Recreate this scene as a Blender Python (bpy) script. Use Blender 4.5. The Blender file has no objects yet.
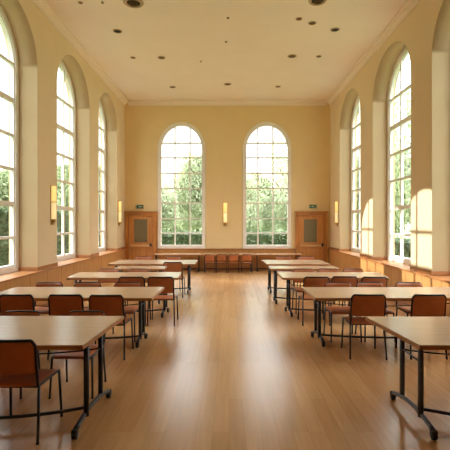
import bpy, bmesh, math, random
from mathutils import Vector, Matrix
random.seed(7)
PI = math.pi
scene = bpy.context.scene
C = scene.collection

# ------------------------------------------------------------------ measures
H = 1.70            # camera height
F = 420.0           # focal length in pixels of the 450 px frame
XL, XR, YB, YF = -3.69, 3.58, 14.90, -1.6
ZC = 5.99           # ceiling
ZL = 0.76           # ledge top of the panelling

# ------------------------------------------------------------------ materials
def new_mat(name):
    m = bpy.data.materials.new(name); m.use_nodes = True
    nt = m.node_tree; nt.nodes.clear()
    out = nt.nodes.new('ShaderNodeOutputMaterial')
    b = nt.nodes.new('ShaderNodeBsdfPrincipled')
    nt.links.new(b.outputs[0], out.inputs[0])
    return m, nt, b, out

def s2l(c):
    return tuple(((v/255.0)/12.92 if v/255.0 <= 0.04045 else ((v/255.0+0.055)/1.055)**2.4) for v in c) + (1.0,)

def plain(name, rgb, rough=0.6, metal=0.0, var=0.06, scale=6.0, bump=0.0, bscale=60.0, coat=0.0, spec=0.5):
    m, nt, b, out = new_mat(name)
    tc = nt.nodes.new('ShaderNodeTexCoord')
    nz = nt.nodes.new('ShaderNodeTexNoise'); nz.inputs['Scale'].default_value = scale; nz.inputs['Detail'].default_value = 4
    nt.links.new(tc.outputs['Object'], nz.inputs['Vector'])
    rp = nt.nodes.new('ShaderNodeValToRGB')
    c = s2l(rgb)
    rp.color_ramp.elements[0].position = 0.3; rp.color_ramp.elements[1].position = 0.7
    rp.color_ramp.elements[0].color = tuple(v*(1-var) for v in c[:3]) + (1,)
    rp.color_ramp.elements[1].color = tuple(min(1, v*(1+var)) for v in c[:3]) + (1,)
    nt.links.new(nz.outputs['Fac'], rp.inputs['Fac'])
    nt.links.new(rp.outputs[0], b.inputs['Base Color'])
    b.inputs['Roughness'].default_value = rough; b.inputs['Metallic'].default_value = metal
    b.inputs['Specular IOR Level'].default_value = spec
    if coat: b.inputs['Coat Weight'].default_value = coat; b.inputs['Coat Roughness'].default_value = 0.15
    if bump:
        n2 = nt.nodes.new('ShaderNodeTexNoise'); n2.inputs['Scale'].default_value = bscale; n2.inputs['Detail'].default_value = 3
        nt.links.new(tc.outputs['Object'], n2.inputs['Vector'])
        bp = nt.nodes.new('ShaderNodeBump'); bp.inputs['Strength'].default_value = bump; bp.inputs['Distance'].default_value = 0.005
        nt.links.new(n2.outputs['Fac'], bp.inputs['Height']); nt.links.new(bp.outputs[0], b.inputs['Normal'])
    return m

def wood(name, dark, light, rough=0.35, stretch=(1, 10, 10), scale=3.0, spec=0.5):
    m, nt, b, out = new_mat(name)
    tc = nt.nodes.new('ShaderNodeTexCoord')
    mp = nt.nodes.new('ShaderNodeMapping'); mp.inputs['Scale'].default_value = stretch
    nt.links.new(tc.outputs['Object'], mp.inputs['Vector'])
    nz = nt.nodes.new('ShaderNodeTexNoise'); nz.inputs['Scale'].default_value = scale; nz.inputs['Detail'].default_value = 6
    nz.inputs['Distortion'].default_value = 0.4
    nt.links.new(mp.outputs[0], nz.inputs['Vector'])
    rp = nt.nodes.new('ShaderNodeValToRGB')
    rp.color_ramp.elements[0].position = 0.32; rp.color_ramp.elements[0].color = s2l(dark)
    rp.color_ramp.elements[1].position = 0.68; rp.color_ramp.elements[1].color = s2l(light)
    nt.links.new(nz.outputs['Fac'], rp.inputs['Fac']); nt.links.new(rp.outputs[0], b.inputs['Base Color'])
    b.inputs['Roughness'].default_value = rough
    b.inputs['Specular IOR Level'].default_value = spec
    return m

def floor_mat():
    m, nt, b, out = new_mat('oak_strip_floor')
    tc = nt.nodes.new('ShaderNodeTexCoord')
    mp = nt.nodes.new('ShaderNodeMapping'); mp.inputs['Rotation'].default_value = (0, 0, PI/2)
    nt.links.new(tc.outputs['Object'], mp.inputs['Vector'])
    br = nt.nodes.new('ShaderNodeTexBrick')
    br.inputs['Scale'].default_value = 1.0
    br.inputs['Brick Width'].default_value = 1.7; br.inputs['Row Height'].default_value = 0.13
    br.inputs['Mortar Size'].default_value = 0.0015; br.inputs['Mortar Smooth'].default_value = 0.3
    br.inputs['Color1'].default_value = s2l((190, 143, 90)); br.inputs['Color2'].default_value = s2l((205, 160, 106))
    br.inputs['Mortar'].default_value = s2l((160, 116, 72)); br.offset = 0.37; br.offset_frequency = 3
    nt.links.new(mp.outputs[0], br.inputs['Vector'])
    mp2 = nt.nodes.new('ShaderNodeMapping'); mp2.inputs['Scale'].default_value = (14, 0.9, 1)
    nt.links.new(tc.outputs['Object'], mp2.inputs['Vector'])
    nz = nt.nodes.new('ShaderNodeTexNoise'); nz.inputs['Scale'].default_value = 2.0; nz.inputs['Detail'].default_value = 6
    nt.links.new(mp2.outputs[0], nz.inputs['Vector'])
    rp = nt.nodes.new('ShaderNodeValToRGB')
    rp.color_ramp.elements[0].position = 0.3; rp.color_ramp.elements[0].color = (0.84, 0.82, 0.80, 1)
    rp.color_ramp.elements[1].position = 0.7; rp.color_ramp.elements[1].color = (1.0, 1.0, 1.0, 1)
    nt.links.new(nz.outputs['Fac'], rp.inputs['Fac'])
    mx = nt.nodes.new('ShaderNodeMix'); mx.data_type = 'RGBA'; mx.blend_type = 'MULTIPLY'; mx.inputs[0].default_value = 1
    nt.links.new(br.outputs['Color'], mx.inputs[6]); nt.links.new(rp.outputs[0], mx.inputs[7])
    nt.links.new(mx.outputs[2], b.inputs['Base Color'])
    n3 = nt.nodes.new('ShaderNodeTexNoise'); n3.inputs['Scale'].default_value = 1.3; n3.inputs['Detail'].default_value = 3
    nt.links.new(tc.outputs['Object'], n3.inputs['Vector'])
    mr = nt.nodes.new('ShaderNodeMapRange'); mr.inputs[3].default_value = FLOOR_ROUGH-0.03; mr.inputs[4].default_value = FLOOR_ROUGH+0.04
    nt.links.new(n3.outputs['Fac'], mr.inputs[0]); nt.links.new(mr.outputs[0], b.inputs['Roughness'])
    b.inputs['Specular IOR Level'].default_value = 1.0; b.inputs['IOR'].default_value = 1.7
    return m

def glass_mat(name, tint=(0.97, 0.985, 0.98)):
    m, nt, b, out = new_mat(name)
    nt.nodes.remove(b)
    tr = nt.nodes.new('ShaderNodeBsdfTransparent'); tr.inputs[0].default_value = tint + (1,)
    gl = nt.nodes.new('ShaderNodeBsdfGlossy'); gl.inputs['Roughness'].default_value = 0.02
    fr = nt.nodes.new('ShaderNodeFresnel')
    ge = nt.nodes.new('ShaderNodeNewGeometry')          # a thin pane reflects alike from both sides
    mr = nt.nodes.new('ShaderNodeMapRange'); mr.inputs[3].default_value = 1.35; mr.inputs[4].default_value = 1/1.35
    nt.links.new(ge.outputs['Backfacing'], mr.inputs[0]); nt.links.new(mr.outputs[0], fr.inputs[0])
    mx = nt.nodes.new('ShaderNodeMixShader')
    nt.links.new(fr.outputs[0], mx.inputs[0]); nt.links.new(tr.outputs[0], mx.inputs[1]); nt.links.new(gl.outputs[0], mx.inputs[2])
    nt.links.new(mx.outputs[0], out.inputs[0])
    return m

def leaf_mat(name, dark, light):
    m, nt, b, out = new_mat(name)
    ge = nt.nodes.new('ShaderNodeNewGeometry')
    rp = nt.nodes.new('ShaderNodeValToRGB')
    rp.color_ramp.elements[0].color = s2l(dark); rp.color_ramp.elements[1].color = s2l(light)
    nt.links.new(ge.outputs['Random Per Island'], rp.inputs['Fac'])
    nt.links.new(rp.outputs[0], b.inputs['Base Color'])
    b.inputs['Roughness'].default_value = 0.7
    tl = nt.nodes.new('ShaderNodeBsdfTranslucent'); nt.links.new(rp.outputs[0], tl.inputs[0])
    mx = nt.nodes.new('ShaderNodeMixShader'); mx.inputs[0].default_value = 0.4
    nt.links.new(b.outputs[0], mx.inputs[1]); nt.links.new(tl.outputs[0], mx.inputs[2]); nt.links.new(mx.outputs[0], out.inputs[0])
    return m

def emit_mat(name, rgb, strength):
    m, nt, b, out = new_mat(name)
    b.inputs['Base Color'].default_value = s2l(rgb)
    b.inputs['Emission Color'].default_value = s2l(rgb)
    b.inputs['Emission Strength'].default_value = strength
    b.inputs['Roughness'].default_value = 0.4
    return m

FLOOR_ROUGH = 0.25
M = dict(
    wall=plain('golden_cream_plaster', (231, 209, 160), 0.85, var=0.02, scale=2.0, bump=0.05, bscale=90),
    side=plain('cream_plaster', (230, 212, 179), 0.85, var=0.02, scale=2.0, bump=0.05, bscale=90),
    reveal=plain('darker_reveal_plaster', (194, 171, 133), 0.85, var=0.02, scale=2.0),  # niche reveals toned darker than the wall plaster
    ceiling=plain('warm_white_ceiling', (240, 228, 216), 0.9, var=0.015, scale=1.5),
    floor=floor_mat(),
    panel=wood('honey_wood_panel', (194, 142, 84), (208, 156, 98), 0.4, (6, 6, 0.8), 2.2),
    ledge=wood('brown_wood_ledge', (164, 108, 64), (190, 134, 84), 0.35, (2, 2, 12), 2.0),
    door=wood('orange_wood_door', (192, 132, 74), (212, 154, 92), 0.4, (8, 8, 0.7), 2.2),
    doorframe=wood('brown_wood_frame', (172, 112, 58), (192, 132, 72), 0.4, (8, 8, 0.7), 2.2),
    pushbar=wood('pale_wood_bar', (206, 166, 112), (222, 184, 130), 0.35, (1, 8, 8), 2.2),
    top=wood('beige_laminate', (192, 160, 128), (200, 169, 137), 0.23, (0.9, 9, 9), 2.4, spec=1.0),
    edge=wood('brown_edge_band', (166, 112, 68), (186, 132, 84), 0.4, (1, 8, 8), 3),
    leather=plain('russet_leather', (176, 104, 62), 0.45, var=0.10, scale=9, bump=0.12, bscale=160),
    black=plain('black_painted_steel', (26, 26, 30), 0.38, metal=0.0, var=0.05),
    grey_steel=plain('dark_grey_steel', (78, 84, 95), 0.35, metal=0.0, var=0.05),
    rubber=plain('black_rubber', (18, 18, 20), 0.6),
    white=plain('white_paint', (238, 236, 230), 0.5, var=0.015),
    glass=glass_mat('clear_glass'),
    frost=plain('grey_green_glass', (120, 112, 84), 0.22, var=0.03),
    brass=plain('pale_brass', (190, 160, 96), 0.35, metal=0.7, var=0.04),
    glow=emit_mat('warm_lamp_glass', (255, 216, 132), 0.85),
    glow2=emit_mat('pale_lamp_glass', (255, 228, 166), 0.68),
    green=plain('exit_green', (26, 92, 62), 0.5, var=0.02),
    signwhite=plain('exit_white', (225, 238, 228), 0.5, var=0.01),
    dark=plain('dark_lamp_inside', (22, 17, 13), 0.6),
    trimring=plain('beige_metal_ring', (186, 160, 124), 0.5),
    brown=plain('brown_lamp_inside', (92, 68, 44), 0.6),
    bark=plain('bark', (120, 104, 84), 0.9, var=0.2, scale=8),
    lawn=plain('lawn_grass', (96, 112, 70), 0.95, var=0.25, scale=3),
    leaf_hazed=leaf_mat('hazed_leaves', (172, 180, 150), (200, 206, 176)),  # outdoor haze is put into this leaf colour
    leaf_mid=leaf_mat('green_leaves', (122, 136, 98), (158, 170, 130)),
    leaf_dark=leaf_mat('hedge_leaves', (66, 84, 60), (104, 120, 88)),
    outer=plain('outside_render', (220, 210, 190), 0.9),
)

# ------------------------------------------------------------------ mesh helpers
def box(bm, x0, x1, y0, y1, z0, z1, bevel=0.0):
    t = bmesh.new()
    vs = [t.verts.new((x, y, z)) for x in (x0, x1) for y in (y0, y1) for z in (z0, z1)]
    for f in ((0,1,3,2),(4,6,7,5),(0,4,5,1),(2,3,7,6),(0,2,6,4),(1,5,7,3)):
        t.faces.new([vs[i] for i in f])
    bmesh.ops.recalc_face_normals(t, faces=t.faces[:])
    if bevel: bmesh.ops.bevel(t, geom=t.edges[:], offset=bevel, segments=2, affect='EDGES', profile=0.6)
    merge(bm, t)

def merge(bm, t, mat=None):
    if mat is not None: bmesh.ops.transform(t, matrix=mat, verts=t.verts[:])
    mp = {v: bm.verts.new(v.co) for v in t.verts}
    for f in t.faces:
        try:
            nf = bm.faces.new([mp[v] for v in f.verts]); nf.smooth = f.smooth
        except ValueError: pass
    t.free()

def tube(bm, pts, r, seg=10, flat=1.0):
    """swept round bar; flat squashes the section vertically"""
    pts = [Vector(p) for p in pts]
    rings = []
    up0 = Vector((0, 0, 1))
    prev = None
    for i, p in enumerate(pts):
        a = pts[max(0, i-1)]; b = pts[min(len(pts)-1, i+1)]
        d = (b-a).normalized()
        ref = prev if prev is not None else (up0 if abs(d.z) < 0.9 else Vector((1, 0, 0)))
        s = d.cross(ref)
        if s.length < 1e-5: s = d.cross(Vector((0, 1, 0)))
        s.normalize(); u = s.cross(d).normalized(); prev = u
        rings.append([bm.verts.new(p + s*(r*math.cos(2*PI*k/seg)) + u*(r*flat*math.sin(2*PI*k/seg))) for k in range(seg)])
    for a, b in zip(rings, rings[1:]):
        for k in range(seg):
            f = bm.faces.new((a[k], a[(k+1) % seg], b[(k+1) % seg], b[k])); f.smooth = True
    bm.faces.new(list(reversed(rings[0]))); bm.faces.new(rings[-1])

def fillet(pts, r=0.04, n=5):
    pts = [Vector(p) for p in pts]; out = [pts[0]]
    for a, b, c in zip(pts, pts[1:], pts[2:]):
        d1 = (a-b); d2 = (c-b)
        q = min(r, d1.length*0.45, d2.length*0.45)
        p1 = b + d1.normalized()*q; p2 = b + d2.normalized()*q
        for i in range(n+1):
            t = i/n
            out.append(p1*(1-t)**2 + b*2*t*(1-t) + p2*t*t)
    out.append(pts[-1]); return out

def lathe(bm, prof, c=(0, 0, 0), seg=20):
    rings = []
    for r, z in prof:
        rings.append([bm.verts.new((c[0]+r*math.cos(2*PI*k/seg), c[1]+r*math.sin(2*PI*k/seg), c[2]+z)) for k in range(seg)])
    for a, b in zip(rings, rings[1:]):
        for k in range(seg):
            f = bm.faces.new((a[k], a[(k+1) % seg], b[(k+1) % seg], b[k])); f.smooth = True
    bm.faces.new(list(reversed(rings[0]))); bm.faces.new(rings[-1])

def obj(name, bm, mat, parent=None, recalc=True):
    if recalc: bmesh.ops.recalc_face_normals(bm, faces=bm.faces[:])
    me = bpy.data.meshes.new(name); bm.to_mesh(me); bm.free()
    o = bpy.data.objects.new(name, me); C.objects.link(o)
    if mat: me.materials.append(mat)
    if parent: o.parent = parent
    return o

def thing(name, label, cat, loc=(0, 0, 0), rotz=0, group=None):
    o = bpy.data.objects.new(name, None); C.objects.link(o)
    o.empty_display_size = 0.1
    o.location = loc; o.rotation_euler = (0, 0, rotz)
    o['label'] = label; o['category'] = cat
    if group: o['group'] = group
    return o

def tag(o, label, cat, group=None):
    o['label'] = label; o['category'] = cat
    if group: o['group'] = group
    return o

def struct(o, label, cat='structure'):
    o['kind'] = 'structure'; o['label'] = label; o['category'] = cat; return o

def dup(root, loc, rotz, scale, label, group):
    r = root.copy(); C.objects.link(r)
    r.location = loc; r.rotation_euler = (0, 0, rotz); r.scale = (scale,)*3
    r['label'] = label; r['group'] = group
    for ch in list(root.children):
        c = ch.copy(); C.objects.link(c); c.parent = r
        for g in ch.children:
            d = g.copy(); C.objects.link(d); d.parent = c
    return r

# ------------------------------------------------------------------ shell
PL = lambda u, d, z: (XL-d, u, z)
PR = lambda u, d, z: (XR+d, u, z)
PB = lambda u, d, z: (u, YB+d, z)
SPR, TOP = 4.66, 5.62                      # side windows
left_op = [(6.00, 8.09), (9.01, 11.12), (11.86, 13.84)]
right_op = [(5.22, 7.41), (8.27, 10.47), (11.44, 13.59)]
back_op = [(-2.525, -0.835), (0.489, 2.205)]
BSPR, BTOP = 4.27, 5.246

def arc(u0, u1, spr, top, n=28):
    c, a, b = (u0+u1)/2, (u1-u0)/2, top-spr
    return [(c - a*math.cos(PI*i/n), spr + b*math.sin(PI*i/n)) for i in range(n+1)]

def arch_wall(name, P, ua, ub, ops, sill, spr, top, thick, mat, label):
    bm = bmesh.new()
    def q(pts, mi=0): bm.faces.new([bm.verts.new(P(*p)) for p in pts]).material_index = mi
    def slab(u0, u1, z0, z1):
        q([(u0,0,z0),(u1,0,z0),(u1,0,z1),(u0,0,z1)]); q([(u0,thick,z0),(u1,thick,z0),(u1,thick,z1),(u0,thick,z1)])
    u = ua
    for (a, b) in ops:
        slab(u, a, 0, ZC); slab(a, b, 0, sill)
        pts = arc(a, b, spr, top)
        for (y0, z0), (y1, z1) in zip(pts, pts[1:]):
            for d in (0, thick): q([(y0,d,z0),(y1,d,z1),(y1,d,ZC),(y0,d,ZC)])
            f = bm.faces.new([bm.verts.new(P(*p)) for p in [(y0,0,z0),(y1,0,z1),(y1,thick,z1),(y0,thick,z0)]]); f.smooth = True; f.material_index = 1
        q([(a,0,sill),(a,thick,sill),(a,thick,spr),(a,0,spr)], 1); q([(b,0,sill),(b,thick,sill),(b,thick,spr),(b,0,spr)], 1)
        q([(a,0,sill),(b,0,sill),(b,thick,sill),(a,thick,sill)])
        u = b
    slab(u, ub, 0, ZC)
    for uu in (ua, ub): q([(uu,0,0),(uu,thick,0),(uu,thick,ZC),(uu,0,ZC)])
    for zz in (0, ZC): q([(ua,0,zz),(ub,0,zz),(ub,thick,zz),(ua,thick,zz)])
    bmesh.ops.remove_doubles(bm, verts=bm.verts[:], dist=1e-5)
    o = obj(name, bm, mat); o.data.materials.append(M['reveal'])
    return struct(o, label, 'wall')

arch_wall('wall_left', PL, YF, YB+0.55, left_op, ZL-0.03, SPR, TOP, 0.55, M['side'], 'cream plaster wall with three deep arched window niches on the left side')
arch_wall('wall_right', PR, YF, YB+0.55, right_op, ZL-0.03, SPR, TOP, 0.55, M['side'], 'cream plaster wall with deep arched window niches on the right side')
arch_wall('wall_back', PB, XL, XR, back_op, ZL, BSPR, BTOP, 0.55, M['wall'], 'golden end wall with two arched windows between two doors')
bm = bmesh.new(); box(bm, XL-0.55, XR+0.55, YF-0.3, YF, 0, ZC)
struct(obj('wall_front', bm, M['wall']), 'plain plaster wall behind the viewer', 'wall')
bm = bmesh.new(); box(bm, XL-0.55, XR+0.55, YF-0.3, YB+0.55, -0.1, 0)
struct(obj('floor', bm, M['floor']), 'glossy honey coloured wood strip floor', 'floor')
bm = bmesh.new(); box(bm, XL-0.55, XR+0.55, YF-0.3, YB+0.55, ZC, ZC+0.2)
struct(obj('ceiling', bm, M['ceiling']), 'warm white flat ceiling with small round fittings', 'ceiling')

# cornices (stepped plaster moulding under the ceiling)
def cornice(name, P, ua, ub, label):
    bm = bmesh.new()
    prof = [(0, ZC-0.16), (0.018, ZC-0.16), (0.022, ZC-0.125), (0.05, ZC-0.10), (0.075, ZC-0.06), (0.12, ZC-0.045), (0.125, ZC), (0, ZC)]
    e = []
    for u in (ua, ub): e.append([bm.verts.new(P(u, -d, z)) for d, z in prof])
    n = len(prof)
    for k in range(n): bm.faces.new((e[0][k], e[0][(k+1) % n], e[1][(k+1) % n], e[1][k]))
    bm.faces.new(e[0]); bm.faces.new(list(reversed(e[1])))
    return struct(obj(name, bm, M['ceiling']), label, 'trim')
cornice('trim_1', PL, YF, YB, 'moulded cornice along the top of the left wall')
cornice('trim_2', PR, YF, YB, 'moulded cornice along the top of the right wall')
cornice('trim_3', PB, XL+0.12, XR-0.12, 'moulded cornice along the top of the end wall')

# panelling with ledge, one per wall
def pbox(bm, P, u0, u1, d0, d1, z0, z1, bevel=0.0):
    a, b = P(u0, d0, z0), P(u1, d1, z1)
    box(bm, min(a[0], b[0]), max(a[0], b[0]), min(a[1], b[1]), max(a[1], b[1]), min(a[2], b[2]), max(a[2], b[2]), bevel)

def panelling(num, P, spans, ops, side, label, deep=0.37):
    root = bpy.data.objects.new('trim_%d' % num, None); C.objects.link(root); struct(root, label, 'panelling')
    bm = bmesh.new()
    for (ua, ub) in spans:
        n = max(1, round((ub-ua)/0.72)); w = (ub-ua)/n
        for k in range(n): pbox(bm, P, ua+k*w+0.004, ua+(k+1)*w-0.004, -0.035, -0.002, 0.085, ZL-0.03, 0.003)
        pbox(bm, P, ua, ub, -0.02, -0.001, 0.0, ZL-0.03)
    obj('wood_panel', bm, M['panel'], root)
    bm = bmesh.new()
    for (ua, ub) in spans: pbox(bm, P, ua, ub, -0.045, -0.002, 0.0, 0.085, 0.004)
    obj('skirting', bm, M['ledge'], root)
    bm = bmesh.new()
    for (ua, ub) in spans: pbox(bm, P, ua, ub, -0.085, 0.0, ZL-0.03, ZL, 0.005)
    for (a, b) in ops: pbox(bm, P, a, b, -0.004, deep, ZL-0.029, ZL-0.001)
    obj('ledge', bm, M['ledge'], root)
    if side:
        bm = bmesh.new(); u = spans[0][0]
        for (a, b) in ops + [(spans[-1][1], None)]:
            pbox(bm, P, u, a, -0.016, -0.001, ZL, ZL+0.072, 0.003)
            if b is not None:
                pbox(bm, P, b-0.014, b, -0.016, deep, ZL, ZL+0.072, 0.003)
                pbox(bm, P, a, a+0.014, -0.016, deep, ZL, ZL+0.072, 0.003)
                u = b
        obj('base_board', bm, M['ledge'], root)
    return root
panelling(4, PL, [(YF, YB)], left_op, True, 'honey wood panelling with a brown ledge along the left wall')
panelling(5, PR, [(YF, YB)], right_op, True, 'honey wood panelling with a brown ledge along the right wall')
# doors take up the two corners of the end wall
DL = (-3.66, -2.56); DR = (2.36, 3.46)
panelling(6, PB, [(DL[1]+0.005, DR[0]-0.005)], [], False, 'brown wood panelling with a ledge under the end windows')

# ------------------------------------------------------------------ windows
def arch_ring(bm, P, u0, u1, zb, spr, top, w, d0, d1):
    """arched frame: outline minus inset w, extruded d0..d1"""
    outer = [(u0, zb)] + arc(u0, u1, spr, top) + [(u1, zb)]
    inner = [(u0+w, zb+w)] + arc(u0+w, u1-w, spr, top-w) + [(u1-w, zb+w)]
    n = len(outer)
    vo = [[bm.verts.new(P(u, d, z)) for u, z in outer] for d in (d0, d1)]
    vi = [[bm.verts.new(P(u, d, z)) for u, z in inner] for d in (d0, d1)]
    for k in range(n):
        j = (k+1) % n
        bm.faces.new((vo[0][k], vo[0][j], vi[0][j], vi[0][k])); bm.faces.new((vo[1][k], vo[1][j], vi[1][j], vi[1][k]))
        bm.faces.new((vo[0][k], vo[0][j], vo[1][j], vo[1][k])); bm.faces.new((vi[0][k], vi[0][j], vi[1][j], vi[1][k]))

def window(num, P, u0, u1, zb, spr, top, w, d0, d1, cols, rows, heavy, bw, label):
    root = bpy.data.objects.new('window_%d' % num, None); C.objects.link(root); struct(root, label, 'window')
    bm = bmesh.new(); arch_ring(bm, P, u0+0.003, u1-0.003, zb, spr, top-0.003, w, d0, d1)
    arch_ring(bm, P, u0+w-0.002, u1-w+0.002, zb+w-0.002, spr, top-w+0.002, w*0.35, d0+0.025, d1-0.005)
    obj('window_frame', bm, M['white'], root)
    iw = w*1.3
    a, b, c = (u1-u0)/2-iw, top-iw-spr, (u0+u1)/2
    bm = bmesh.new()
    dm0, dm1 = d0+0.03, d1-0.012
    for uu in cols:
        t = (uu-c)/a
        zt = spr + b*math.sqrt(max(0, 1-t*t))
        pbox(bm, P, uu-bw/2, uu+bw/2, dm0, dm1, zb+w, zt+0.02)
    for z in rows:
        hw = a if z <= spr else a*math.sqrt(max(0, 1-((z-spr)/b)**2))
        t = bw*(1.9 if z in heavy else 1.0)
        pbox(bm, P, c-hw-0.01, c+hw+0.01, dm0+0.002, dm1-0.002, z-t/2, z+t/2)
    obj('glazing_bar', bm, M['white'], root)
    bm = bmesh.new()
    dg = (dm0+dm1)/2
    pts = [(u0+w, zb+w)] + arc(u0+w, u1-w, spr, top-w) + [(u1-w, zb+w)]
    bm.faces.new([bm.verts.new(P(u, dg, z)) for u, z in pts])
    obj('pane', bm, M['glass'], root)
    return root

srows = [4.69, 4.0, 3.34, 2.70, 2.04, 1.41]
names_l = ['nearest arched window on the left, cut by the picture edge', 'middle tall arched window in the left wall', 'farthest arched window in the left wall']
names_r = ['nearest arched window on the right, in the niche at the picture edge', 'middle tall arched window in the right wall', 'farthest arched window in the right wall']
n = 1
for ops, P, nm in ((left_op, PL, names_l), (right_op, PR, names_r)):
    for (a, b), lab in zip(ops, nm):
        t = (b-a)/3
        window(n, P, a, b, ZL, SPR, TOP, 0.10, 0.36, 0.46, [a+t+0.02, b-t-0.02], srows, (4.0, 2.04), 0.05, lab); n += 1
brows = [4.50, 3.98, 3.43, 2.89, 2.37, 1.82, 1.30]
for (a, b), cols, lab in zip(back_op, ([-1.918, -1.383], [1.028, 1.56]), ('left arched window of the end wall', 'right arched window of the end wall')):
    window(n, PB, a, b, ZL, BSPR, BTOP, 0.095, -0.03, 0.09, cols, brows, (), 0.042, lab); n += 1

# ------------------------------------------------------------------ doors
def door(num, x0, x1, mirror, label):
    root = bpy.data.objects.new('door_%d' % num, None); C.objects.link(root); struct(root, label, 'door')
    zt = 2.03
    fl, fr = (0.11, 0.14) if not mirror else (0.10, 0.10)
    bm = bmesh.new()
    pbox(bm, PB, x0, x0+fl, -0.10, 0, 0, zt-0.08, 0.004); pbox(bm, PB, x1-fr, x1, -0.10, 0, 0, zt-0.08, 0.004)
    pbox(bm, PB, x0, x1, -0.102, 0, zt-0.09, zt, 0.004); pbox(bm, PB, x0-0.02, x1+0.025, -0.14, 0, zt, zt+0.045, 0.006)
    obj('door_frame', bm, M['doorframe'], root)
    a, b = x0+fl, x1-fr; c = (a+b)/2 - (0.0 if not mirror else 0.03)
    g0, g1, gz0, gz1 = c-0.235, c+0.235, 0.98, 1.80
    bm = bmesh.new()
    pbox(bm, PB, a+0.005, g0, -0.035, -0.001, 0.01, zt-0.095, 0.003); pbox(bm, PB, g1, b-0.005, -0.035, -0.001, 0.01, zt-0.095, 0.003)
    pbox(bm, PB, g0, g1, -0.0345, -0.001, 0.01, gz0); pbox(bm, PB, g0, g1, -0.0345, -0.001, gz1, zt-0.095)
    leaf = obj('door_leaf', bm, M['door'], root)
    bm = bmesh.new()
    for (p, q, r, s) in ((g0-0.03, g0, gz0-0.03, gz1+0.03), (g1, g1+0.03, gz0-0.03, gz1+0.03), (g0, g1, gz1, gz1+0.03), (g0, g1, gz0-0.03, gz0)):
        pbox(bm, PB, p, q, -0.045, -0.03, r, s, 0.003)
    obj('glass_bead', bm, M['door'], leaf)
    bm = bmesh.new(); pbox(bm, PB, g0, g1, -0.022, -0.012, gz0, gz1)
    gp = obj('door_glass', bm, M['frost'], leaf); gp['label'] = 'dull grey green glass panel'
    bm = bmesh.new()
    pbox(bm, PB, a+0.07, b-0.06, -0.105, -0.065, 0.83, 0.90, 0.01)
    for xx in (a+0.09, b-0.10): pbox(bm, PB, xx, xx+0.03, -0.08, -0.03, 0.85, 0.93, 0.004)
    pb = obj('push_bar', bm, M['pushbar'], leaf)
    bm = bmesh.new(); pbox(bm, PB, b-0.10, b-0.03, -0.115, -0.034, 0.84, 0.94, 0.006)
    obj('door_latch', bm, M['black'], leaf)
    return root
door(1, DL[0], DL[1], False, 'wooden door with a grey glass panel in the left corner of the end wall')
door(2, DR[0], DR[1], True, 'wooden door with a grey glass panel in the right corner of the end wall')

# exit signs above the doors
def exit_sign(xc, zc, flip, label):
    t = thing('exit_sign', label, 'sign', (xc, YB, zc), 0, 'exit signs above the end doors')
    bm = bmesh.new(); box(bm, -0.135, 0.135, -0.03, 0, -0.065, 0.065, 0.004); obj('sign_plate', bm, M['green'], t)
    s = -1 if flip else 1
    def poly(bm, pts, y=-0.0325):
        pts = [(s*x, z) for x, z in pts]
        f = [bm.verts.new((x, y, z)) for x, z in pts]; g = [bm.verts.new((x, -0.030, z)) for x, z in pts]
        bm.faces.new(f); bm.faces.new(list(reversed(g)))
        for k in range(len(f)):
            j = (k+1) % len(f); bm.faces.new((f[k], g[k], g[j], f[j]))
    bm = bmesh.new()                       # running figure
    poly(bm, [(-0.006+0.013*math.cos(k*PI/4), 0.038+0.013*math.sin(k*PI/4)) for k in range(8)])
    poly(bm, [(-0.03, 0.022), (0.0, 0.022), (0.012, -0.012), (-0.012, -0.012)])
    poly(bm, [(0.0, 0.022), (0.034, 0.006), (0.030, -0.003), (0.003, 0.010)])
    poly(bm, [(-0.03, 0.022), (-0.046, -0.004), (-0.037, -0.008), (-0.020, 0.012)])
    poly(bm, [(0.012, -0.012), (0.030, -0.030), (0.022, -0.052), (0.012, -0.050), (0.017, -0.031), (-0.002, -0.012)])
    poly(bm, [(-0.012, -0.012), (-0.022, -0.034), (-0.048, -0.040), (-0.048, -0.031), (-0.028, -0.026), (-0.012, -0.005)])
    obj('running_figure', bm, M['signwhite'], t)
    bm = bmesh.new()                       # doorway
    poly(bm, [(0.050, -0.052), (0.110, -0.052), (0.110, 0.052), (0.050, 0.052), (0.050, 0.044), (0.100, 0.044), (0.100, -0.044), (0.050, -0.044)])
    obj('doorway_mark', bm, M['signwhite'], t)
    bm = bmesh.new()                       # arrow
    poly(bm, [(-0.118, 0.008), (-0.088, 0.008), (-0.088, 0.026), (-0.062, 0.0), (-0.088, -0.026), (-0.088, -0.008), (-0.118, -0.008)])
    obj('arrow', bm, M['signwhite'], t)
exit_sign(-3.17, 2.24, True, 'small green exit sign on the wall above the left corner door')
exit_sign(2.98, 2.25, False, 'small green exit sign on the wall above the right corner door')

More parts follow.
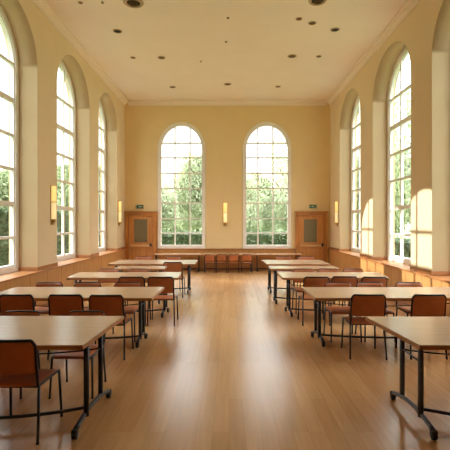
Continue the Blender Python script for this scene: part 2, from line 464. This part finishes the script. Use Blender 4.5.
# ------------------------------------------------------------------ wall lamps
def sconce(loc, rotz, label):
    t = thing('wall_lamp', label, 'lamp', loc, rotz, 'tall glowing wall lamps')   # local: wall at y=0, projects to -y
    bm = bmesh.new(); box(bm, -0.06, 0.06, -0.02, 0, -0.42, 0.40, 0.004); obj('back_plate', bm, M['brass'], t)
    def half(bm, z0, z1, r=0.062):
        n = 14
        pr = [(r*math.cos(PI*k/n), -0.02 - r*1.15*math.sin(PI*k/n)) for k in range(n+1)]
        a = [bm.verts.new((x, y, z0)) for x, y in pr]; b = [bm.verts.new((x, y, z1)) for x, y in pr]
        for k in range(n):
            f = bm.faces.new((a[k], a[k+1], b[k+1], b[k])); f.smooth = True
        bm.faces.new((a[0], a[-1], b[-1], b[0])); bm.faces.new(a); bm.faces.new(list(reversed(b)))
    bm = bmesh.new(); half(bm, 0.06, 0.385); g = obj('lamp_shade', bm, M['glow'], t); g['label'] = 'bright upper glass section'
    bm = bmesh.new(); half(bm, -0.30, 0.045); g = obj('lamp_shade', bm, M['glow2'], t); g['label'] = 'paler lower glass section'
    bm = bmesh.new(); half(bm, 0.045, 0.06, 0.066); obj('ring', bm, M['brass'], t)
    bm = bmesh.new(); half(bm, -0.36, -0.30, 0.058); half(bm, -0.41, -0.36, 0.03); obj('bottom_cap', bm, M['brass'], t)
sconce((XL, 8.74, 2.06), PI/2, 'glowing wall lamp on the pier between the nearest left windows')
sconce((XL, 14.02, 2.00), PI/2, 'glowing wall lamp on the left wall beside the corner door')
sconce((XR, 13.80, 1.98), -PI/2, 'glowing wall lamp on the right wall beside the corner door')
sconce((-0.13, YB, 1.99), 0, 'glowing wall lamp between the two end windows')

# ------------------------------------------------------------------ ceiling fittings
def ceil_at(px, py):
    Y = (ZC-H)*F/(222-py); return ((px-229)/F*Y, Y, ZC)
def downlight(px, py, r, inner, label, group):
    t = thing('downlight', label, 'ceiling light', ceil_at(px, py), 0, group)
    bm = bmesh.new(); lathe(bm, [(r*0.78, -0.004), (r*0.82, -0.014), (r, -0.010), (r*1.04, 0.0), (r*0.78, 0.0)], seg=24); obj('trim_ring', bm, M['trimring'], t)
    bm = bmesh.new(); lathe(bm, [(r*0.80, -0.006), (r*0.4, -0.003), (r*0.1, -0.002)], seg=24); obj('lamp_well', bm, M[inner], t)
big = 'dark recessed downlights'; small = 'small recessed downlights'; dots = 'tiny ceiling sprinklers'
for px, py, lab in ((117.5, 31, 'black recessed downlight in the ceiling near the left wall'), (335, 29.5, 'black recessed downlight in the ceiling near the right wall')):
    downlight(px, py, 0.10, 'dark', lab, big)
for px, py, r, lab in (
    (133, 57.5, 0.07, 'small brown downlight, left one of the pair on the left half of the ceiling'),
    (161.5, 57.5, 0.10, 'grey brown downlight, right one of the pair on the left half of the ceiling'),
    (292, 56, 0.115, 'dark downlight, left one of the pair on the right half of the ceiling'),
    (318.8, 56.3, 0.07, 'small brown downlight, right one of the pair on the right half of the ceiling'),
    (299, 18.7, 0.07, 'small brown downlight left of a darker one near the front right of the ceiling'),
    (312.3, 23, 0.085, 'brown downlight between a smaller one and the black right downlight'),
    (172.5, 87, 0.095, 'small downlight left of centre close to the end wall'),
    (278, 86.5, 0.085, 'small downlight right of centre close to the end wall'),
    (227.5, 84, 0.11, 'downlight on the middle line close to the end wall'),
    (80.5, 2.5, 0.045, 'small downlight at the top left edge of the ceiling in view')):
    downlight(px, py, r, 'brown', lab, small)
def sprinkler(px, py, r, label):
    t = thing('ceiling_sprinkler', label, 'sprinkler', ceil_at(px, py), 0, dots)
    bm = bmesh.new(); lathe(bm, [(r, 0.004), (r*0.9, -0.008), (r*0.3, -0.012)], seg=16); obj('rose', bm, M['trimring'], t)
    bm = bmesh.new(); lathe(bm, [(r*0.28, -0.01), (r*0.25, -0.02), (r*0.7, -0.021), (r*0.7, -0.024), (r*0.2, -0.026)], seg=14); obj('deflector', bm, M['brown'], t)
for px, py, r, lab in ((228, 17.5, 0.034, 'nearest tiny sprinkler on the middle line of the ceiling'), (226, 41.5, 0.036, 'second tiny sprinkler on the middle line of the ceiling'),
                       (102.5, 2, 0.032, 'tiny sprinkler near the top edge left of the round vent'), (201, 61, 0.03, 'tiny sprinkler right of the left pair of downlights')):
    sprinkler(px, py, r, lab)
def vent(px, py, r, label):
    t = thing('ceiling_vent', label, 'vent', ceil_at(px, py), 0, 'round ceiling vents')
    bm = bmesh.new(); lathe(bm, [(r*0.7, 0.0), (r*0.7, -0.02), (r*0.85, -0.03), (r, -0.016), (r*1.05, 0.0)], seg=32); obj('vent_ring', bm, M['trimring'], t)
    bm = bmesh.new(); lathe(bm, [(r*0.69, -0.004), (r*0.2, -0.004)], seg=32); obj('vent_opening', bm, M['dark'], t)
    bm = bmesh.new()
    for q in (0.5, 0.3): lathe(bm, [(r*(q-0.07), -0.006), (r*(q-0.05), -0.03), (r*q, -0.034), (r*(q+0.02), -0.006)], seg=32)
    obj('vent_cone', bm, M['brown'], t)
vent(133.5, 2.5, 0.19, 'round vent at the top of the ceiling on the left half')
vent(317.5, 0.5, 0.17, 'round vent at the top edge of the ceiling on the right half')

# ------------------------------------------------------------------ tables
def table(label, near, far, foot, leg_x, rod=True, z=0.74, group='folding tables', th=0.038, ru=0.023, steel='black', skew=0.0):
    """near=(y,x0,x1) far=(y,x0,x1) of the top; foot=(y0,y1) of the feet; leg_x=(xa,xb)"""
    yn, n0, n1 = near; yf, f0, f1 = far
    cx, cy = (n0+n1+f0+f1)/4, (yn+yf)/2
    t = thing('folding_table', label, 'table', (cx, cy, 0), 0, group)
    q = [(n0-cx, yn-cy), (n1-cx, yn-cy), (f1-cx, yf-cy), (f0-cx, yf-cy)]
    def slab(z0, z1, inset, bev):
        b = bmesh.new()
        qq = [(x + (inset if k in (0, 3) else -inset), y + (inset if k < 2 else -inset)) for k, (x, y) in enumerate(q)]
        lo = [b.verts.new((x, y, z0)) for x, y in qq]; hi = [b.verts.new((x, y, z1)) for x, y in qq]
        b.faces.new(list(reversed(lo))); b.faces.new(hi)
        for k in range(4): b.faces.new((lo[k], lo[(k+1) % 4], hi[(k+1) % 4], hi[k]))
        if bev: bmesh.ops.bevel(b, geom=b.edges[:], offset=bev, segments=2, affect='EDGES')
        return b
    tp = obj('tabletop', slab(z-0.008, z, 0.002, 0.0025), M['top'], t)
    e = obj('edge_band', slab(z-th, z-0.008, 0.0, 0.003), M['edge'], tp); e['label'] = 'brown wooden edge'
    y0, y1 = foot[0]-cy, foot[1]-cy
    L = y1-y0
    ua, ub = y0+0.26*L, y0+0.76*L
    for xa in leg_x:
        x = xa-cx
        bm = bmesh.new()
        for yy in (ua, ub): tube(bm, [(x, yy, 0.09), (x, yy, z-th-0.001)], ru, 14)
        arch = []
        for k in range(17):
            s = k/16
            arch.append((x+skew*(s-0.5), y0+s*L, 0.062 + 0.062*(math.sin(PI*s)**0.8)))
        tube(bm, arch, ru*0.95, 10, 0.8)
        tube(bm, [(x, ua, z-0.20), (x, ub, z-0.20)], 0.007, 8)
        box(bm, x-0.035, x+0.035, ua-0.05, ub+0.05, z-th-0.012, z-th-0.0005)
        lg = obj('leg', bm, M[steel], t)
        for yy, dr in ((y0, -1), (y1, 1)):
            xk = x + skew*dr*0.5
            b2 = bmesh.new()
            tt = bmesh.new(); lathe(tt, [(0.010, -0.019), (0.031, -0.018), (0.034, -0.011), (0.034, 0.011), (0.031, 0.018), (0.010, 0.019)], seg=18)
            merge(b2, tt, Matrix.Translation((xk, yy, 0.034)) @ Matrix.Rotation(PI/2, 4, 'Y'))
            box(b2, xk-0.022, xk+0.022, yy-0.026, yy+0.026, 0.040, 0.078, 0.008)
            obj('caster', b2, M['rubber'], lg)
    xa, xb = leg_x[0]-cx, leg_x[1]-cx
    def bow(ym, amp, zz, sag, r, sy=1.0):
        bm = bmesh.new(); pts = []
        for k in range(25):
            s = k/24
            w = math.sin(PI*s)**0.7
            pts.append((xa+(xb-xa)*s, ym-amp*w, zz-sag*w))
        tube(bm, pts, r, 10); return bm
    obj('stretcher', bow(y0+0.48*L, 0.21 if L > 0.7 else 0.1, 0.108, 0.02, 0.014), M['black'], t)
    if rod: obj('brace_rod', bow(ub, 0.05, z-0.20, 0.05, 0.007), M['black'], t)
    return t

table('front left table with a beige top beside the nearest chair', (3.27, -3.10, -1.137), (4.30, -3.10, -1.075), (3.29, 4.06), (-3.0, -1.185), skew=0.045)
table('second table of the left row with three chairs at its near side', (5.30, -3.15, -0.974), (6.22, -3.15, -0.955), (5.68, 6.12), (-3.09, -1.225), skew=0.03)
table('third table of the left row, right behind the second', (7.23, -2.80, -0.87), (8.06, -2.89, -0.912), (7.46, 7.90), (-2.76, -1.165), skew=0.04)
table('short narrow table, fourth of the left row', (8.63, -2.38, -1.335), (9.18, -2.40, -1.35), (8.72, 9.10), (-2.30, -1.45), rod=False)
table('farthest table of the left row with a white shine', (9.60, -2.77, -0.77), (10.67, -2.77, -0.79), (9.90, 10.50), (-2.70, -0.97))
table('front right table with a beige top and no chair in view', (3.27, 1.485, 3.42), (4.27, 1.383, 3.42), (3.28, 4.02), (1.585, 3.30), steel='grey_steel', skew=-0.03)
table('second table of the right row with two chairs at its near side', (5.30, 1.085, 3.42), (6.20, 1.07, 3.42), (5.72, 6.22), (1.26, 3.34), skew=-0.05)
table('third table of the right row, right behind the second', (7.23, 0.925, 2.76), (8.06, 0.915, 2.86), (7.52, 8.0), (1.10, 2.72), skew=-0.04)
table('narrow table, fourth of the right row', (8.63, 0.86, 2.28), (9.20, 0.86, 2.30), (8.72, 9.10), (0.98, 2.18), rod=False)
table('farthest table of the right row', (9.60, 0.87, 2.33), (10.67, 0.818, 2.31), (9.97, 10.55), (0.99, 2.285))
for x0, x1, lab in ((-2.60, -0.96, 'low table against the end wall under the left window'), (-0.92, 0.85, 'low table against the end wall behind the four small chairs'), (0.89, 2.50, 'low table against the end wall under the right window')):
    table(lab, (14.18, x0, x1), (14.78, x0, x1), (14.35, 14.70), (x0+0.08, x1-0.08), rod=False, z=0.605, group='low tables along the end wall', th=0.03, ru=0.015)

# ------------------------------------------------------------------ chairs
def make_chair():
    t = thing('dining_chair', 'chair', 'chair')
    W = 0.21
    # seat: thin padded shell, slightly dished, rounded front
    bm = bmesh.new(); nx, ny = 10, 10
    def seat_z(u, v): return 0.447 - 0.010*(1-u*u)*(1-v*v) - (0.022*max(0, v-0.6)/0.4 if v > 0.6 else 0)
    up, lo = [], []
    for j in range(ny+1):
        v = -1+2*j/ny; ru, rl = [], []
        for i in range(nx+1):
            u = -1+2*i/nx
            k = 1-0.05*max(0, abs(v)-0.7)/0.3
            x = u*(W-0.004)*k*(1+0.02*v); y = 0.005+v*0.215*(1-0.06*max(0, abs(u)-0.7)/0.3)
            z = seat_z(u, v); ed = max(abs(u), abs(v)) > 0.99
            ru.append(bm.verts.new((x, y, z - (0.010 if ed else 0)))); rl.append(bm.verts.new((x, y, z-(0.018 if ed else 0.030))))
        up.append(ru); lo.append(rl)
    for g in (up, lo):
        for j in range(ny):
            for i in range(nx):
                f = bm.faces.new((g[j][i], g[j][i+1], g[j+1][i+1], g[j+1][i])); f.smooth = True
    for j in range(ny):
        for i in (0, nx): bm.faces.new((up[j][i], up[j+1][i], lo[j+1][i], lo[j][i]))
    for i in range(nx):
        for j in (0, ny): bm.faces.new((up[j][i], up[j][i+1], lo[j][i+1], lo[j][i]))
    obj('seat', bm, M['leather'], t)
    # backrest: curved, leaning back
    def bp(u, w, off=0.0):     # u -1..1 across, w 0..1 up
        z = 0.545+0.25*w
        y = -0.195-0.045*w + 0.028*(u*u) * -1 + 0.012 - off
        return (u*(W-0.002), y + 0.028*2*(u*u)*0.5, z)
    def bpos(u, w, off):
        z = 0.530+0.265*w
        y = -0.225-0.040*w + 0.026*u*u - off
        x = u*(W-0.004)
        c = 0.035                                   # rounded upper corners
        if w > 0.87 and abs(u) > 0.85:
            z -= c*0.45*((abs(u)-0.85)/0.15)**2
        return (x, y, z)
    bm = bmesh.new(); nx, nz = 14, 8
    fr = [[bm.verts.new(bpos(-1+2*i/nx, j/nz, -0.011)) for i in range(nx+1)] for j in range(nz+1)]
    bk = [[bm.verts.new(bpos(-1+2*i/nx, j/nz, 0.011)) for i in range(nx+1)] for j in range(nz+1)]
    for g in (fr, bk):
        for j in range(nz):
            for i in range(nx):
                f = bm.faces.new((g[j][i], g[j][i+1], g[j+1][i+1], g[j+1][i])); f.smooth = True
    for j in range(nz):
        for i in (0, nx): bm.faces.new((fr[j][i], fr[j+1][i], bk[j+1][i], bk[j][i]))
    for i in range(nx):
        for j in (0, nz): bm.faces.new((fr[j][i], fr[j][i+1], bk[j][i+1], bk[j][i]))
    obj('backrest', bm, M['leather'], t)
    # black tube frame round the back: down each side into the seat rails
    bm = bmesh.new(); pts = []
    top = [bpos(-1+2*i/16, 1.0, 0.004) for i in range(17)]
    sideL = [(-W, -0.206, 0.46), bpos(-1, 0.0, 0.004), bpos(-1, 0.5, 0.004), bpos(-1, 0.85, 0.004)]
    sideR = [(-x, y, z) for x, y, z in reversed(sideL)]
    pts = sideL[:-1] + [sideL[-1]] + top[1:-1] + sideR
    pts = [(x, y, z+(0.004 if z > 0.7 else 0)) for x, y, z in pts]
    pts = fillet(pts, 0.02, 3)
    tube(bm, pts, 0.0125, 9); obj('back_frame', bm, M['black'], t)
    for s in (-1, 1):
        bm = bmesh.new(); tube(bm, fillet([(s*W, -0.204, 0.475), (s*W, -0.196, 0.428), (s*W, 0.20, 0.418), (s*W, 0.205, 0.40)], 0.03), 0.010, 9); obj('seat_rail', bm, M['black'], t)
        bm = bmesh.new(); tube(bm, [(s*W, 0.203, 0.415), (s*(W+0.006), 0.217, 0.21), (s*(W+0.012), 0.232, 0.004)], 0.0112, 9); tube(bm, [(s*(W+0.012), 0.232, 0.0), (s*(W+0.012), 0.231, 0.016)], 0.013, 10); obj('leg', bm, M['black'], t)
        bm = bmesh.new(); tube(bm, [(s*W, -0.18, 0.425), (s*(W+0.006), -0.205, 0.21), (s*(W+0.012), -0.232, 0.004)], 0.0112, 9); tube(bm, [(s*(W+0.012), -0.232, 0.0), (s*(W+0.012), -0.231, 0.016)], 0.013, 10); obj('leg', bm, M['black'], t)
    bm = bmesh.new(); tube(bm, [(-W, 0.17, 0.412), (W, 0.17, 0.412)], 0.008, 8); tube(bm, [(-W, -0.17, 0.416), (W, -0.17, 0.416)], 0.008, 8); obj('cross_bar', bm, M['black'], t)
    return t
proto = make_chair(); used = [False]
def chair(x, yback, facing, label, group, sc=1.0, tw=0.0):
    """yback: y of the outer face of the backrest; facing 1 looks away from the viewer"""
    y = yback + 0.262*sc if facing > 0 else yback - 0.262*sc
    rz = (0 if facing > 0 else PI) + tw
    if not used[0]:
        used[0] = True
        proto.location = (x, y, 0); proto.rotation_euler = (0, 0, rz); proto.scale = (sc,)*3; proto['label'] = label; proto['group'] = group
    else: dup(proto, (x, y, 0), rz, sc, label, group)

g = 'chairs at the left row of tables'
chair(-1.685, 3.18, 1, 'nearest russet chair, at the near side of the front left table', g)
chair(-2.21, 4.50, -1, 'chair facing the viewer, left one at the far side of the front left table', g, 0.925)
chair(-1.52, 4.50, -1, 'chair facing the viewer, right one at the far side of the front left table', g, 0.925)
chair(-2.63, 5.17, 1, 'leftmost of the three chairs at the near side of the second left table', g)
chair(-2.02, 5.17, 1, 'middle one of the three chairs at the near side of the second left table', g)
chair(-1.51, 5.14, 1, 'rightmost of the three chairs at the near side of the second left table', g)
chair(-2.74, 6.43, -1, 'chair facing the viewer, leftmost at the far side of the second left table', g, 0.965)
chair(-2.16, 6.43, -1, 'chair facing the viewer, middle one at the far side of the second left table', g, 0.965)
chair(-1.55, 6.43, -1, 'chair facing the viewer, nearest the aisle at the far side of the second left table', g, 0.965)
chair(-1.59, 6.84, 1, 'left one of the two chairs at the near side of the third left table', g)
chair(-1.115, 6.84, 1, 'chair nearest the aisle at the near side of the third left table', g)
chair(-2.36, 8.28, -1, 'chair facing the viewer, left one at the far side of the third left table', g, 0.965)
chair(-1.78, 8.28, -1, 'chair facing the viewer, right one at the far side of the third left table', g, 0.965)
chair(-1.255, 9.36, 1, 'single chair at the near side of the farthest left table', g)
chair(-2.20, 10.87, -1, 'chair facing the viewer, left one at the far side of the farthest left table', g)
chair(-1.43, 10.87, -1, 'chair facing the viewer, right one at the far side of the farthest left table', g)
g = 'chairs at the right row of tables'
chair(1.735, 5.17, 1, 'left one of the two chairs at the near side of the second right table', g, 1.0, -0.04)
chair(2.475, 5.17, 1, 'right one of the two chairs at the near side of the second right table', g)
chair(1.66, 6.42, -1, 'chair facing the viewer, nearest the aisle at the far side of the second right table', g, 0.965)
chair(2.14, 6.42, -1, 'chair facing the viewer, middle one at the far side of the second right table', g, 0.965)
chair(2.74, 6.42, -1, 'chair facing the viewer, nearest the wall at the far side of the second right table', g, 0.965)
chair(1.43, 6.84, 1, 'chair nearest the aisle at the near side of the third right table', g)
chair(1.905, 6.90, 1, 'middle one of the three chairs at the near side of the third right table', g)
chair(2.375, 6.84, 1, 'chair nearest the wall at the near side of the third right table', g)
chair(1.46, 8.28, -1, 'chair facing the viewer, nearest the aisle at the far side of the third right table', g, 0.965)
chair(1.95, 8.28, -1, 'chair facing the viewer, middle one at the far side of the third right table', g, 0.965)
chair(2.44, 8.28, -1, 'chair facing the viewer, nearest the wall at the far side of the third right table', g, 0.965)
chair(1.40, 10.87, -1, 'chair facing the viewer, left one at the far side of the farthest right table', g)
chair(1.98, 10.87, -1, 'chair facing the viewer, right one at the far side of the farthest right table', g)
g = 'small chairs at the low tables'
chair(-0.638, 13.90, 1, 'leftmost of the four small chairs along the end wall', g, 0.775)
chair(-0.25, 13.98, 1, 'small chair pushed in deepest, second from left along the end wall', g, 0.775)
chair(0.156, 13.90, 1, 'third from left of the four small chairs along the end wall', g, 0.775)
chair(0.60, 13.90, 1, 'rightmost of the four small chairs along the end wall', g, 0.785)

# ------------------------------------------------------------------ outside
bm = bmesh.new()
f = [bm.verts.new(p) for p in ((-70, -30, -0.12), (70, -30, -0.12), (70, 110, -0.12), (-70, 110, -0.12))]; bm.faces.new(f)
struct(obj('ground', bm, M['lawn']), 'lawn outside the windows', 'ground')

def leaves(bm, c, rad, n, size, rng):
    for _ in range(n):
        while True:
            p = Vector((rng.uniform(-1, 1), rng.uniform(-1, 1), rng.uniform(-1, 1)))
            if p.length <= 1: break
        p = p.normalized()*(p.length**0.45)
        p = Vector((c[0]+p.x*rad[0], c[1]+p.y*rad[1], c[2]+p.z*rad[2]))
        a = Vector((rng.gauss(0, 1), rng.gauss(0, 1), rng.gauss(0, 1))).normalized()
        b = a.orthogonal().normalized(); s = size*rng.uniform(0.6, 1.3)
        vs = [bm.verts.new(p+a*s), bm.verts.new(p+b*s*0.55), bm.verts.new(p-a*s), bm.verts.new(p-b*s*0.55)]
        bm.faces.new(vs)

def crown_mesh(seed, blobs, n, size):
    rng = random.Random(seed); bm = bmesh.new()
    for _ in range(blobs):
        th = rng.uniform(0, 2*PI); ph = rng.uniform(-0.75, 0.95); rr = rng.uniform(0.35, 0.72)
        c = (rr*math.cos(th)*math.sqrt(1-ph*ph), rr*math.sin(th)*math.sqrt(1-ph*ph), ph*0.7)
        r = rng.uniform(0.28, 0.46)
        leaves(bm, c, (r, r, r*0.85), n, size, rng)
    me = bpy.data.meshes.new('crown'); bm.to_mesh(me); bm.free(); return me
dense = [crown_mesh(s, 34, 420, 0.05) for s in (1, 2, 3)]
loose = [crown_mesh(s, 24, 110, 0.04) for s in (4, 5)]
def with_mat(me, key):
    m2 = me.copy(); m2.materials.clear(); m2.materials.append(M[key]); return m2
crowns = {(k, i, lk): with_mat(ms[i], lk) for k, ms in (('d', dense), ('l', loose)) for i in range(len(ms)) for lk in ('leaf_hazed', 'leaf_mid')}

def tree(x, y, h, rx, kind, i, lk, zlow, label, group):
    t = thing('tree', label, 'tree', (x, y, -0.12), 0, group)
    bm = bmesh.new(); rng = random.Random(int(x*31+y*17))
    hz = h*0.72; zc = (h+zlow)/2
    tube(bm, [(0, 0, 0), (0.04*h*0.2, 0, h*0.25), (0.0, 0.02*h, h*0.5), (0.02*h, 0, hz)], 0.018*h, 9)
    for k in range(6):
        a = k*PI/3 + rng.uniform(-0.4, 0.4); z0 = max(zlow*0.8, h*0.3) + 0.05*h*k
        z0 = min(z0, hz*0.95)
        tube(bm, [(0, 0, z0), (rx*0.35*math.cos(a), rx*0.35*math.sin(a), z0+0.07*h), (rx*0.7*math.cos(a), rx*0.7*math.sin(a), min(h*0.93, z0+0.17*h))], 0.006*h, 6)
    obj('trunk', bm, M['bark'], t)
    o = bpy.data.objects.new('crown', crowns[(kind, i, lk)]); C.objects.link(o); o.parent = t
    o.location = (0, 0, zc); o.scale = (rx, rx, (h-zlow)/2*1.05); o.rotation_euler = (0, 0, rng.uniform(0, 6))

def hedge(x0, x1, y0, y1, h, label, name='hedge', lk='leaf_dark'):
    t = thing(name, label, 'hedge', ((x0+x1)/2, (y0+y1)/2, -0.12), 0)
    dx, dy = (x1-x0)/2, (y1-y0)/2
    bm = bmesh.new(); rng = random.Random(11)
    for _ in range(5200):
        p = Vector((rng.uniform(-dx, dx), rng.uniform(-dy, dy), rng.uniform(0.02, h)))
        k = rng.randrange(3)
        if k == 0 and dx > dy: p.y = -dy + abs(rng.gauss(0, 0.08))
        if k == 0 and dx <= dy: p.x = rng.choice((-1, 1))*(dx - abs(rng.gauss(0, 0.08)))
        if k == 1: p.z = h - abs(rng.gauss(0, 0.07))
        a = Vector((rng.gauss(0, 1), rng.gauss(0, 1), rng.gauss(0, 1))).normalized(); b = a.orthogonal().normalized(); s = rng.uniform(0.06, 0.12)
        bm.faces.new([bm.verts.new(q) for q in (p+a*s, p+b*s*0.6, p-a*s, p-b*s*0.6)])
    obj('foliage', bm, M[lk], t)
    bm = bmesh.new(); box(bm, -dx+0.12, dx-0.12, -dy+0.12, dy-0.12, 0, h-0.12); obj('inner_growth', bm, M[lk], t)
hedge(-6.5, 6.5, 19.0, 20.2, 1.35, 'clipped dark green hedge outside the end windows')
hedge(-13, 13, 45.5, 47, 5.6, 'long pale hedge far behind the trees outside the end windows', lk='leaf_hazed')
hedge(-6.6, -5.9, 10.5, 17.5, 2.15, 'low green hedge outside the left windows')
hedge(6.0, 6.9, 11.0, 17.8, 1.15, 'low green hedge outside the right windows')

gt = 'trees outside the end windows'
tree(-5.8, 30, 5.4, 2.1, 'd', 0, 'leaf_hazed', 0.4, 'pale round tree at the left edge of the left end window', gt)
tree(-2.5, 33, 7.4, 2.3, 'd', 1, 'leaf_hazed', 0.6, 'tallest pale tree seen in the left end window', gt)
tree(0.9, 29, 5.2, 1.8, 'd', 2, 'leaf_hazed', 0.4, 'pale tree low at the left side of the right end window', gt)
tree(2.2, 35, 6.2, 2.1, 'd', 0, 'leaf_hazed', 0.4, 'pale tree in the middle of the right end window', gt)
tree(4.6, 31, 8.4, 2.3, 'l', 0, 'leaf_hazed', 0.8, 'loose airy tree in the right half of the right end window', gt)
tree(6.2, 37, 6.8, 2.4, 'd', 1, 'leaf_hazed', 0.4, 'dense pale tree behind the airy tree in the right end window', gt)
tree(-5.6, 40, 6.4, 3.0, 'd', 2, 'leaf_hazed', 0.4, 'far pale tree behind the left end window trees', gt)
tree(2.6, 42, 6.4, 3.0, 'd', 2, 'leaf_hazed', 0.4, 'far pale tree behind the right end window trees', gt)
gl = 'trees outside the left windows'
for k, (x, y, h, r) in enumerate(((-8.2, 12.6, 3.6, 1.3), (-8.4, 17.0, 4.0, 1.6), (-8.6, 20.0, 4.4, 1.7), (-8.9, 23.8, 5.2, 1.9), (-9.4, 28.2, 5.8, 2.3))):
    tree(x, y, h, r, 'd', k % 3, 'leaf_mid', 0.25, ('%s bushy tree of the row outside the left windows' % ['nearest', 'second', 'third', 'fourth', 'farthest'][k]), gl)
gr = 'trees outside the right windows'
for k, (x, y, h, r, kd) in enumerate(((8.6, 16.4, 5.2, 1.7, 'd'), (9.2, 20.6, 9.5, 2.3, 'l'), (9.0, 25.0, 6.2, 2.0, 'd'), (9.6, 29.6, 6.6, 2.4, 'd'))):
    tree(x, y, h, r, kd, k % 2, 'leaf_mid', 0.3, ('%s tree of the row outside the right windows' % ['nearest bushy', 'tall airy', 'third bushy', 'farthest bushy'][k]), gr)
hedge(-19.4, -18.6, 4.0, 17.68, 9.75, 'added sun-blocking tall hedge, unseen on the left, longer stretch')  # hedge pair added out of view to block the low sun
hedge(-19.4, -18.6, 18.22, 27.0, 9.75, 'added sun-blocking tall hedge, unseen on the left, shorter stretch past the sun slit')  # gap between the added pair lets a sun stripe onto the floor

# ------------------------------------------------------------------ light
SKY_LOW, SKY_HIGH = 2.4, 12.5
w = bpy.data.worlds.new('overcast_sky'); scene.world = w; w.use_nodes = True
nt = w.node_tree; nt.nodes.clear()
wo = nt.nodes.new('ShaderNodeOutputWorld'); bg = nt.nodes.new('ShaderNodeBackground')
tc = nt.nodes.new('ShaderNodeTexCoord'); nz = nt.nodes.new('ShaderNodeTexNoise'); nz.inputs['Scale'].default_value = 2.5; nz.inputs['Detail'].default_value = 4
rp = nt.nodes.new('ShaderNodeValToRGB')
rp.color_ramp.elements[0].color = (0.88, 0.94, 1.0, 1); rp.color_ramp.elements[1].color = (1.0, 1.0, 0.98, 1)
nt.links.new(tc.outputs['Generated'], nz.inputs['Vector']); nt.links.new(nz.outputs['Fac'], rp.inputs['Fac'])
nt.links.new(rp.outputs[0], bg.inputs['Color'])
# overcast sky: dimmest at the horizon, several times brighter overhead
sx = nt.nodes.new('ShaderNodeSeparateXYZ'); nt.links.new(tc.outputs['Generated'], sx.inputs[0])
mr = nt.nodes.new('ShaderNodeMapRange'); mr.interpolation_type = 'SMOOTHSTEP'
mr.inputs[1].default_value = 0.22; mr.inputs[2].default_value = 0.75; mr.inputs[3].default_value = SKY_LOW; mr.inputs[4].default_value = SKY_HIGH
nt.links.new(sx.outputs['Z'], mr.inputs[0]); nt.links.new(mr.outputs[0], bg.inputs['Strength'])
nt.links.new(bg.outputs[0], wo.inputs[0])

sd = bpy.data.lights.new('sun', 'SUN'); sd.energy = 6.5; sd.angle = math.radians(0.5); sd.color = (1.0, 0.94, 0.83)
so = bpy.data.objects.new('sun', sd); C.objects.link(so); so.location = (-30, 24, 16)
so.rotation_euler = Vector((1, -0.31, -0.4135)).to_track_quat('-Z', 'Y').to_euler()

# daylight portals fill each opening so that the sky is sampled through the windows
def portal(loc, rot, sx, sy):
    l = bpy.data.lights.new('window_portal', 'AREA'); l.shape = 'RECTANGLE'; l.size = sx; l.size_y = sy; l.cycles.is_portal = True
    o = bpy.data.objects.new('window_portal', l); C.objects.link(o); o.location = loc; o.rotation_euler = rot
for a, b in left_op: portal((XL-0.5, (a+b)/2, (ZL+TOP)/2), (PI/2, 0, -PI/2), b-a, TOP-ZL)
for a, b in right_op: portal((XR+0.5, (a+b)/2, (ZL+TOP)/2), (PI/2, 0, PI/2), b-a, TOP-ZL)
for a, b in back_op: portal(((a+b)/2, YB+0.3, (ZL+BTOP)/2), (PI/2, 0, PI), b-a, BTOP-ZL)

# ------------------------------------------------------------------ camera
cd = bpy.data.cameras.new('camera'); cam = bpy.data.objects.new('camera', cd); C.objects.link(cam)
cam.location = (0, 0, H); cam.rotation_euler = (PI/2, 0, 0)
cd.sensor_width = 36.0; cd.lens = 36.0*F/450.0
cd.shift_x = -4.0/450; cd.shift_y = -3.0/450
cd.clip_start = 0.05; cd.clip_end = 300
scene.camera = cam

scene.view_settings.view_transform = 'Standard'; scene.view_settings.look = 'None'
scene.view_settings.gamma = 1.0; scene.view_settings.use_curve_mapping = False
scene.view_settings.exposure = 0.0
cy = scene.cycles
cy.use_denoising = True; cy.max_bounces = 14; cy.diffuse_bounces = 8; cy.glossy_bounces = 5; cy.transparent_max_bounces = 24
cy.sample_clamp_indirect = 12.0; cy.caustics_reflective = False; cy.caustics_refractive = False
